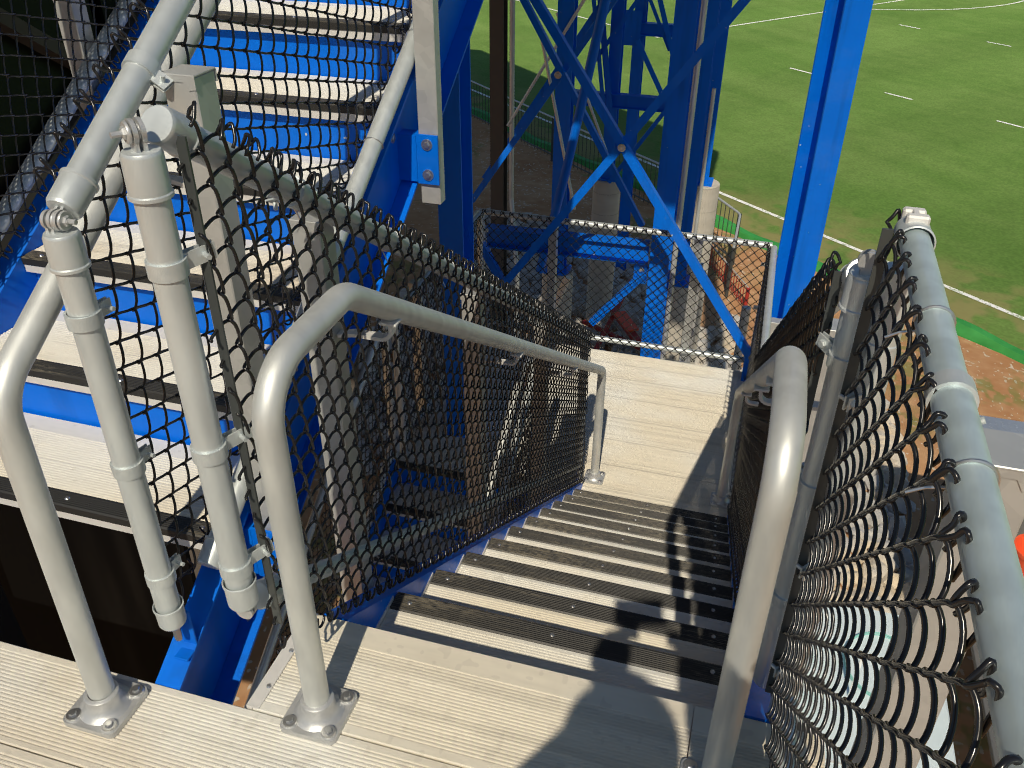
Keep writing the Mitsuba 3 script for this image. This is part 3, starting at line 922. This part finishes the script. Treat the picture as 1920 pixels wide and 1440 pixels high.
part(fr, 'brace', angle_bar((-.45, 5.22, -1.52), (-.86, 5.22, -2.05), w=.06), BLUE, False)
part(fr, 'bolt', hexbolt((-.475, 5.24, -1.50), (0, -1, 0), .013, .01), STEEL)

fr = thing('braced_steel_frame', 'second blue X braced steel frame behind the first, on round concrete piers', 'steel frame')
ca = (-1.80, 8.0); cd = (-.33, 7.3)
part(fr, 'column', h_col(ca[0], ca[1], -2.92, 2.99, .17, .17), BLUE, False)
part(fr, 'column', h_col(cd[0], cd[1], -2.52, 2.99, .15, .16), BLUE, False)
part(fr, 'brace', angle_bar((-.74, 7.1, -1.90), (-2.45, 7.1, .86), w=.06), BLUE, False)
part(fr, 'brace', angle_bar((-2.58, 7.15, -1.86), (-.75, 7.15, .86), w=.06), BLUE, False)
part(fr, 'bolt', hexbolt((-1.655, 7.04, -.46), (0, -1, 0), .02, .014), STEEL)
part(fr, 'base_plate', bx(ca[0] - .14, ca[0] + .14, ca[1] - .14, ca[1] + .14, -2.945, -2.92), BLUE, False)
part(fr, 'base_plate', bx(cd[0] - .14, cd[0] + .14, cd[1] - .14, cd[1] + .14, -2.545, -2.52), BLUE, False)
pier('grey concrete pier under the blue column left of centre', ca[0], ca[1], .185, -2.945)
pier('grey concrete pier behind the sunlit blue column at the far fence', cd[0], cd[1], .175, -2.545)

fr = thing('braced_steel_frame', 'rear blue steel frame with horizontal beams at the edge of the playing field', 'steel frame')
cg, cc, cf = (-1.62, 10.0), (-.32, 9.0), (-1.64, 12.0)
part(fr, 'column', h_col(cg[0], cg[1], -2.45, 2.99, .15, .17), BLUE, False)
part(fr, 'column', h_col(cc[0], cc[1], -2.02, 2.99, .15, .17), BLUE, False)
part(fr, 'column', h_col(cf[0], cf[1], -4.9, 2.99, .16, .17), BLUE, False)
part(fr, 'column', h_col(-.55, 8.2, -4.9, 2.99, .10, .16), BLUE, False)
part(fr, 'beam', prof(h_profile(.12, .17), (-2.3, 9.9, -1.42), (-.62, 9.9, -1.42)), BLUE, False)
part(fr, 'beam', prof(h_profile(.12, .17), (-1.75, 11.9, -.93), (-.55, 11.9, -.93)), BLUE, False)
part(fr, 'gusset', bx(-1.86, -1.60, 11.82, 11.83, -1.15, -.68), BLUE, False)
part(fr, 'brace', angle_bar((-3.3, 9.8, -2.6), (-1.0, 9.8, .95), w=.075), BLUE, False)
part(fr, 'brace', angle_bar((-2.0, 9.8, .95), (-1.62, 9.8, -1.5), w=.075), BLUE, False)
part(fr, 'brace', angle_bar((-1.62, 11.7, -1.05), (-.95, 11.7, -2.2), w=.07), BLUE, False)
part(fr, 'brace', angle_bar((-1.75, 11.7, .6), (-1.0, 11.7, -1.5), w=.07), BLUE, False)
part(fr, 'base_plate', bx(cc[0] - .13, cc[0] + .13, cc[1] - .13, cc[1] + .13, -2.045, -2.02), BLUE, False)
part(fr, 'base_plate', bx(cg[0] - .13, cg[0] + .13, cg[1] - .13, cg[1] + .13, -2.475, -2.45), BLUE, False)
pier('cream sunlit concrete pier at the corner of the field', cc[0] + .02, cc[1], .20, -2.045)
pier('shaded tan concrete pier behind the X brace', cg[0], cg[1], .185, -2.475)
one('brace_pipe', sweep([(-1.02, 6.0, .55), (-1.32, 6.1, -1.0), (-1.57, 6.2, -2.1)], .04, 16), BLUE, 'thick round blue brace pipe leaning between the frames', 'pipe')
for a, b, lab in (((-2.0, 7.6, -.1), (-1.55, 7.6, -2.0), 'thin grey tie rod leaning right beside the shaded gravel'), ((-2.2, 9.2, -.3), (-1.5, 9.2, -1.9), 'thin grey tie rod in front of the shaded grass'), ((-1.3, 7.9, .6), (-2.4, 7.9, -1.25), 'thin dark tie rod crossing the grey column')):
    one('tie_rod', cyl(a, b, .017, 10), PIPE, lab, 'rod')
gcol = thing('steel_column', 'dark grey column with a downpipe behind the blue frames', 'column')
part(gcol, 'shaft', h_col(-2.84, 9.0, -4.9, 2.99, .17, .17), DARKMETAL, False)
part(gcol, 'downpipe', sweep(fillet([(-2.66, 8.95, 2.99), (-2.66, 8.95, -2.5), (-2.5, 8.7, -3.4), (-2.5, 8.7, -4.8)], .1), .032, 12), PIPE)

for a, b in (((-1.26, 9.85, -.04), (-1.96, 9.85, -1.11)), ((-1.91, 9.75, -.1), (-1.70, 9.75, -1.42)), ((-1.72, 9.7, -.12), (-1.90, 9.7, -1.30))):
    part(fr, 'brace', angle_bar(a, b, w=.05), BLUE, False)
part(fr, 'brace', angle_bar((-1.62, 11.75, -.28), (-1.16, 11.75, -1.17), w=.05), BLUE, False)
part(fr, 'brace', angle_bar((-.85, 9.75, -1.36), (-1.56, 9.75, -2.45), w=.05), BLUE, False)
for x, y, z0, z1, lab in ((-.238, 5.40, -4.8, 2.98, 'thin pale galvanised pipe running down beside the sunlit blue column'), (-.30, 8.78, -4.4, -.9, 'thin grey conduit strapped beside the cream pier'), (-.36, 7.0, -4.4, 2.98, 'thin pale downpipe between the dark blue columns')):
    one('downpipe', cyl((x, y, z0), (x, y, z1), .022, 12), PIPE, lab, 'pipe')

# unseen grandstand deck shaped to shade the field corner; added dark panels at left
gs = thing('grandstand', 'grandstand with black panels added for the shade beyond the left fence of the stairs', 'grandstand')
poly = Polygon([(.62, 1.47), (.62, 2.4), (.22, 3.1), (.22, 11.7), (-1.3, 13.3), (-8.4, 20.1), (-13, 20.1), (-13, -1.0), (-1.80, -1.0), (-1.80, 3.4), (-.68, 3.4), (-.68, 1.47)])
m = trimesh.creation.extrude_polygon(poly, .28, engine='earcut'); m.apply_translation([0, 0, ZTOP])
part(gs, 'deck', m, GREYP, False)
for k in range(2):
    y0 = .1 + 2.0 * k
    part(gs, 'added_dark_panel', bx(-4.4 - .16 * (k % 2), -2.5, y0, y0 + 1.93, -1.7, 2.6), SHADE_BLACK, False)  # near-black blocks added for the shade under the stand
for y in (-.4, 1.6, 3.6):
    part(gs, 'rafter', bar((-2.44, y, -2.6), (-2.44, y + 1.9, 4.0), .06, .14, up=(1, 0, 0)), DARKMETAL, False)
for k, (ya, za, yb, zb_) in enumerate(((-.2, .9, 2.6, 2.4), (.2, -.3, 2.8, 1.1), (.1, 1.9, 2.6, .2), (.4, -.9, 2.4, -.1))):
    part(gs, 'purlin', bar((-2.46, ya, za), (-2.46, yb, zb_), .05, .10, up=(1, 0, 0)), DARKMETAL, False)
part(gs, 'added_void_panel', bx(-1.75, -1.02, .16, .175, -3.2, -.06), VOID, False, label='added black panel standing in for the dark void below the lowest tread')  # added black sheet in place of the dark void under the stairs
ul = thing('stand_landing', 'upper landing at the top of the ascending stairs', 'landing')
part(ul, 'plank', bx(-1.75, -.72, yUe + .03, 5.2, zU(yUe) - .06, zU(yUe)), DECK, False)

# ------------------------------------------------------------------ the ground and the field
D = np.array([.7728, -.6346]); Nn = np.array([.6346, .7728])


def fp(tv, nv, z=0.0):
    q = D * tv + Nn * nv
    return [q[0], q[1], z]


ZF = -5.0


def sheet(t0, t1, n0, n1, z, nt=1, nn=1):
    v = [fp(a, b, z) for a in np.linspace(t0, t1, nt + 1) for b in np.linspace(n0, n1, nn + 1)]
    f = []
    for i in range(nt):
        for j in range(nn):
            a = i * (nn + 1) + j
            f += [[a, a + nn + 1, a + nn + 2], [a, a + nn + 2, a + 1]]
    return mesh(v, f)


structure('playing_field', sheet(-220, 220, 11.42, 400, ZF), GRASS)
# rough ground on this side of the field edge
gt, gn = np.linspace(-40, 40, 161), np.linspace(-26, 11.62, 76)
G = np.array([fp(a, b) for a in gt for b in gn])
hN = np.array([b for a in gt for b in gn])
hh = (meshkit.fbm(np.c_[G[:, 0] * .6, G[:, 1] * .6, G[:, 0] * 0], 4) - .5) * .30
rise = np.clip((9.5 - hN) / 7.0, 0, 1)
fade = np.clip((11.5 - hN) / 1.2, 0, 1)
G[:, 2] = ZF + .01 + fade * (hh + .10) + rise * .45 - .03 * (hN > 11.45)


def ground_z(x, y):
    tv, nv = np.array([x, y]) @ D, np.array([x, y]) @ Nn
    h = (meshkit.fbm(np.array([[x * .6, y * .6, 0]]), 4)[0] - .5) * .30
    return ZF + .01 + np.clip((11.5 - nv) / 1.2, 0, 1) * (h + .10) + np.clip((9.5 - nv) / 7.0, 0, 1) * .45


f_ = []
for i in range(160):
    for j in range(75):
        a = i * 76 + j
        f_ += [[a, a + 76, a + 77], [a, a + 77, a + 1]]
structure('dirt_ground', mesh(G, f_), DIRT, True)
structure('far_ground', sheet(-220, 220, -220, -25.9, ZF - .02), DIRT)


def line(pts, w=.10, z=.008):
    P = np.array([fp(a, b)[:2] for a, b in pts])
    t = np.gradient(P, axis=0); t /= np.linalg.norm(t, axis=1, keepdims=True)
    n = np.c_[-t[:, 1], t[:, 0]] * w / 2
    v = np.r_[np.c_[P + n, np.full(len(P), ZF + z)], np.c_[P - n, np.full(len(P), ZF + z)]]
    k = len(P)
    return mesh(v, [x for i in range(k - 1) for x in ([i, i + k, i + k + 1], [i, i + k + 1, i + 1])])


structure('field_line', line([(-60, 12.74), (40, 12.74)]), WHITE)
structure('field_line', line([(-60, 22.1), (-23.25, 22.1)]), WHITE)
structure('field_line', line([(-23.2, 22.05), (-23.1, 60)]), WHITE)
structure('field_line', line([(-28.8 + 8.7 * math.cos(q), 39.4 + 8.7 * math.sin(q)) for q in np.linspace(-.82, 1.2, 40)]), WHITE)
for a, n in ((-17.07, 22.54), (-13.6, 22.54), (-10.25, 22.62), (-6.9, 22.6), (-19.45, 31.5), (-15.9, 31.5), (-12.4, 31.5)):
    structure('field_dash', line([(a - .45, n), (a + .45, n)], .09), WHITE)

# green edging fabric along the turf
ed = []
for i, tv in enumerate(np.linspace(-24, 6, 121)):
    w = .07 + .05 * math.sin(tv * 2.3) + .04 * math.sin(tv * 5.1 + 1)
    n0 = 11.50 + .06 * math.sin(tv * .9)
    ed.append((tv, n0, w))
v, f_ = [], []
for i, (tv, n0, w) in enumerate(ed):
    zz = ZF + .05 + .05 * (1 + math.sin(tv * 3.7)) * .5
    v += [fp(tv, n0 - .10 - w * .5, zz - .06), fp(tv, n0 - .06, zz + .05), fp(tv, n0 + .08, zz + .05), fp(tv, n0 + .12, ZF - .02), fp(tv, n0 - .10 - w * .5, zz - .16)]
for i in range(len(ed) - 1):
    for k in range(5):
        a, b = i * 5 + k, i * 5 + (k + 1) % 5
        f_ += [[a, b, b + 5], [a, b + 5, a + 5]]
one('turf_edging', mesh(v, f_), GREEN, 'crumpled bright green fabric edging along the rim of the grass', 'edging')

# rocks
def rock_mesh(seed):
    r = np.random.default_rng(seed)
    pts = r.normal(0, 1, (18, 3)); pts /= np.linalg.norm(pts, axis=1, keepdims=True)
    pts *= r.uniform(.78, 1.0, (18, 1)) * np.array([1.0, .8, .62])
    return trimesh.convex.convex_hull(pts)


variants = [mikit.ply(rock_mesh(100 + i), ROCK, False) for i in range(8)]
spots = []
for _ in range(5200):
    u = rng.random()
    if u < .55:
        x, y, s = rng.uniform(-4.6, .35), rng.uniform(5.4, 13.6), rng.uniform(.08, .19)
    elif u < .80:
        x, y, s = rng.uniform(.3, 2.4), rng.uniform(4.4, 9.2), rng.uniform(.08, .19)
    else:
        x, y, s = rng.uniform(-1.6, .9), rng.uniform(.2, 5.5), rng.uniform(.07, .15)
    nv = np.array([x, y]) @ Nn
    if nv > (9.5 if x < -1 else 8.2) + .5 * math.sin(3 * x):
        continue
    spots.append((x, y, s))
spots.sort(key=lambda q: -q[2] / math.hypot(q[0] - CAM[0], q[1] - CAM[1]))
small = []
for i, (x, y, s) in enumerate(spots):
    z = ground_z(x, y) + s * rng.uniform(.05, .45)
    M = T().translate([x, y, z]).rotate([0, 0, 1], rng.uniform(0, 360)).rotate([1, 0, 0], rng.uniform(-35, 35)).scale([s * rng.uniform(.8, 1.2), s, s])
    if i < 300:
        k = num('rock')
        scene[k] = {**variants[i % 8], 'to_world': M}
        labels[k] = {'label': 'angular rip rap rock lying among many others on the ground below the stairs', 'category': 'rock', 'group': 'rip rap rocks below the stairs'}
    else:
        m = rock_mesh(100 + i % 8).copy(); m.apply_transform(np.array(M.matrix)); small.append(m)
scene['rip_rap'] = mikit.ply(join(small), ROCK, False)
labels['rip_rap'] = {'label': 'loose grey and cream rip rap stones covering the ground below the stairs', 'category': 'stones', 'kind': 'stuff'}


# perimeter railings by the field
def railing(label, pts, z0, h, mtl, pitch=.11, rr=.02):
    f = thing('perimeter_railing', label, 'railing')
    P = [np.array(fp(a, b, z0)) for a, b in pts]
    top = [p + [0, 0, h] for p in P]
    part(f, 'top_rail', sweep(fillet(top, .35), rr, 10), PIPE)
    part(f, 'bottom_rail', sweep([p + [0, 0, .12] for p in P], rr * .8, 8), mtl)
    bal = []
    for a, b in zip(P[:-1], P[1:]):
        L = np.linalg.norm(b - a)
        for s in np.arange(0, L, pitch):
            q = a + (b - a) * s / L
            bal.append(cyl(q + [0, 0, .06], q + [0, 0, h], .008, 5))
    for b in bal[:300]:
        part(f, 'baluster', b, mtl)
    for p in P:
        part(f, 'post', cyl(p - [0, 0, .3], p + [0, 0, h], .028, 10), mtl)


railing('grey railing with thin balusters curving along the edge of the field', [(-21, 11.2), (-14.4, 10.9), (-10.0, 10.75), (-8.2, 10.2), (-7.3, 9.1)], ZF + .08, .95, DARKBAR, .14)
railing('short red railing standing on the dirt by the cream pier', [(-8.35, 9.75), (-6.85, 9.05)], ZF + .12, .42, RED, .10, .010)

# things behind the far fence and below
t = thing('barricade', 'red and orange folded barricade lying on the dark rocks behind the far fence', 'barricade')
zb = ground_z(-1.3, 9.8) + .30
part(t, 'leg', bar((-1.85, 10.58, zb + .08), (-.90, 9.12, zb), .10, .06), RED, False)
part(t, 'leg', bar((-1.30, 10.9, zb + .02), (-1.42, 8.8, zb - .05), .06, .04), RED, False)
part(t, 'leg', bar((-1.75, 9.5, zb - .02), (-.70, 9.0, zb - .08), .06, .04), RED, False)
part(t, 'board', bar((-1.27, 9.72, zb + .085), (-1.0, 9.30, zb + .062), .17, .03), ORANGE, False)
one('plastic_drum', lathe([(.001, 0), (.15, 0), (.16, .06), (.16, .62), (.13, .7), (.001, .7)], (-1.72, 10.9, -4.55), (0, 0, 1), 20), DRUMB, 'pale blue plastic drum standing in the shade behind the blue column', 'drum')
one('conduit', sweep(fillet([(-1.42, 6.1, -4.6), (-1.42, 6.1, -2.5), (-1.28, 6.15, -2.1)], .2), .035, 14), CREAM, 'cream plastic conduit with a bent top behind the far fence', 'pipe')
one('steel_post', bx(-.115, -.045, 6.35, 6.42, -4.8, -1.9, .004), GALV, 'square galvanised post standing by the pier beyond the far fence', 'post', False)
one('steel_post', cyl((.42, 7.6, -4.9), (.42, 7.6, -2.9), .05, 16), GALV, 'round galvanised post standing on the cream rocks beyond the far fence', 'post')

# equipment below the right-hand guard
t = thing('equipment_cabinet', 'grey steel cabinet with a tread plate lid below the guard on the right', 'cabinet')
part(t, 'lid', bx(2.33, 4.4, 5.02, 5.62, -2.66, -2.60, .004), PLATE, False)
st = []
for i in range(40):
    for j in range(11):
        a = bar((-.014, 0, 0), (.014, 0, 0), .006, .004)
        a.apply_transform(trimesh.transformations.rotation_matrix(math.pi / 4 * (1 if (i + j) % 2 else -1), [0, 0, 1]))
        a.apply_translation([2.38 + i * .05, 5.06 + j * .05, -2.598]); st.append(a)
part(t, 'tread_pattern', join(st), PLATE, False, kind='stuff')
part(t, 'body', bx(2.36, 4.38, 5.06, 5.58, -4.7, -2.67, .01), GREYP, False)
part(t, 'corner_plate', bx(2.345, 2.62, 5.045, 5.058, -2.86, -2.667), GALV, False)
t = thing('steel_platform', 'scratched dark grey steel platform in front of the cabinet beyond the guard pipe', 'platform')
part(t, 'deck', bx(2.33, 4.4, 2.3, 5.03, -3.45, -3.40, .004), GREYP, False)
for px_, py_ in ((2.4, 2.4), (2.4, 4.9), (4.3, 2.4), (4.3, 4.9)):
    part(t, 'leg', bx(px_ - .04, px_ + .04, py_ - .04, py_ + .04, -4.8, -3.451), GREYP, False)
t = thing('plastic_bucket', 'orange plastic bucket with a yellow band standing on the grey platform at the right edge', 'bucket')
part(t, 'body', lathe([(.0, .0), (.13, 0), (.17, .40), (.178, .40), (.178, .43), (.165, .43), (.16, .40), (.12, .02), (0, .02)], (2.77, 4.45, -3.399), (0, 0, 1), 28), ORANGE)
part(t, 'band', lathe([(.1445, .13), (.1475, .13), (.1535, .19), (.150, .19)], (2.77, 4.45, -3.399), (0, 0, 1), 28), YELLOW)
t = thing('utility_trailer', 'pale blue flat topped trailer seen through the mesh of the right-hand guard', 'trailer')
part(t, 'roof', join(bx(1.02, 2.10, 1.6, 3.93, -3.46, -3.40, .015)), PALE, False)
part(t, 'body', bx(1.06, 2.06, 1.64, 3.89, -4.3, -3.465), PALE, False)
part(t, 'vent', bx(1.17, 1.30, 3.02, 3.14, -3.402, -3.385, .003), RUBBER, False)
part(t, 'vent', bx(1.12, 1.24, 2.62, 2.74, -3.402, -3.385, .003), RUBBER, False)
part(t, 'seam', bx(1.03, 2.09, 2.50, 2.512, -3.402, -3.394), ALU, False)
for s in (1.9, 3.2):
    part(t, 'wheel', cyl((.98, s + .2, -4.42), (1.14, s + .2, -4.42), .30, 24), RUBBER)
one('garden_hose', sweep([(1.69 + .26 * math.cos(q), 3.36 + .30 * math.sin(q), -3.392 + .003 * q) for q in np.linspace(0, 11, 70)], .005, 8), TEAL, 'coiled thin green hose lying on the pale trailer roof', 'hose')
one('whip_antenna', cyl((1.46, 3.05, -3.40), (1.46, 3.05, -3.02), .010, 8), WHITE, 'short white antenna standing on the pale trailer roof', 'antenna')


# ------------------------------------------------------------------ the photographer (stands behind the camera; seen only as a shadow)
def body(bones, res=.03):
    parts_ = []
    for (a, ra, b, rb) in bones:
        s = [m3.Manifold.sphere(r, 20).translate(tuple(map(float, p))) for p, r in ((a, ra), (b, rb))]
        parts_.append(m3.Manifold.batch_hull(s))
    m = m3.Manifold.batch_boolean(parts_, m3.OpType.Add).refine_to_length(res)
    g = m.to_mesh()
    t_ = trimesh.Trimesh(g.vert_properties[:, :3], g.tri_verts)
    trimesh.smoothing.filter_taubin(t_, iterations=8)
    return t_


pk = thing('person', 'person in a dark shirt holding up a phone behind the camera', 'person')
PX, PY = .36, -1.88
hip, chest, neck = (PX, PY, .95), (PX, PY + .02, 1.32), (PX, PY + .03, 1.47)
head = (PX, PY + .07, 1.62)
sh = [(PX - .19, PY + .02, 1.42), (PX + .19, PY + .02, 1.42)]
el = [(PX - .31, PY + .18, 1.22), (PX + .24, PY + .22, 1.22)]
wr_ = [(PX - .03, PY + .47, 1.435), (PX + .16, PY + .47, 1.44)]
torso = body([((PX - .09, PY, .93), .12, (PX - .12, PY + .02, 1.33), .105), ((PX + .09, PY, .93), .12, (PX + .12, PY + .02, 1.33), .105), (hip, .13, chest, .12), (sh[0], .06, sh[1], .06), (chest, .1, neck, .065)]
             + [(sh[i], .062, el[i], .05) for i in (0, 1)])
part(pk, 'shirt', torso, SHIRT, True)
part(pk, 'trousers', body([((PX - .09, PY, .93), .118, (PX - .11, PY + .02, .50), .075), ((PX + .09, PY, .93), .118, (PX + .11, PY + .02, .50), .075), ((PX - .11, PY + .02, .50), .072, (PX - .11, PY, .09), .05), ((PX + .11, PY + .02, .50), .072, (PX + .11, PY, .09), .05), ((PX - .09, PY, .95), .12, (PX + .09, PY, .95), .12)]), JEANS, True)
HX = PX + .045
hb = [(neck, .058, (HX, PY + .05, 1.58), .062), ((HX, PY + .055, 1.73), .118, (HX, PY + .085, 1.61), .075), ((HX, PY + .165, 1.645), .014, (HX, PY + .15, 1.675), .010)]
for i in (0, 1):
    sg = -1 if i == 0 else 1
    hb.append((el[i], .045, wr_[i], .029))
    palm = np.array(wr_[i]) + [.008 * sg, .05, .075]
    hb.append((wr_[i], .030, tuple(palm), .046)); hb.append((tuple(palm), .045, tuple(palm + np.array([.014 * sg, .004, -.04])), .043))
    for q in range(4):
        b0_ = palm + [0, .012 + .004 * q, .018 - .018 * q + .02]
        b1_ = b0_ + [-sg * .035, .03, .012]
        hb.append((tuple(b0_), .010, tuple(b1_), .0085)); hb.append((tuple(b1_), .0085, tuple(b1_ + np.array([-sg * .022, -.006, .004])), .0075))
    hb.append((tuple(palm), .012, tuple(palm + np.array([-sg * .035, -.012, .03])), .010))
part(pk, 'skin', body(hb, .014), SKIN, True)
part(pk, 'cap', join(body([((HX, PY + .045, 1.775), .126, (HX, PY + .07, 1.765), .124)], .02), trimesh.creation.cylinder(.085, .008, sections=28, transform=trimesh.transformations.translation_matrix([HX, PY + .15, 1.74]))), HAIR, 40)
for sg in (-1, 1):
    part(pk, 'shoe', body([((PX + sg * .11, PY - .05, .045), .044, (PX + sg * .11, PY + .15, .035), .035)]), RUBBER, True)
# the phone: lens side flush behind the camera's own point
bk = _f * -1
pc = CAM + bk * .012 + _r * .072 - _u * .032
m = trimesh.creation.box(extents=[.156, .076, .008])
M = np.eye(4); M[:3, 0], M[:3, 1], M[:3, 2], M[:3, 3] = _r, _u, bk, pc + bk * .01
m.apply_transform(M)
one('phone', m, RUBBER, 'phone held up in the hands of the person behind the camera', 'phone', False)
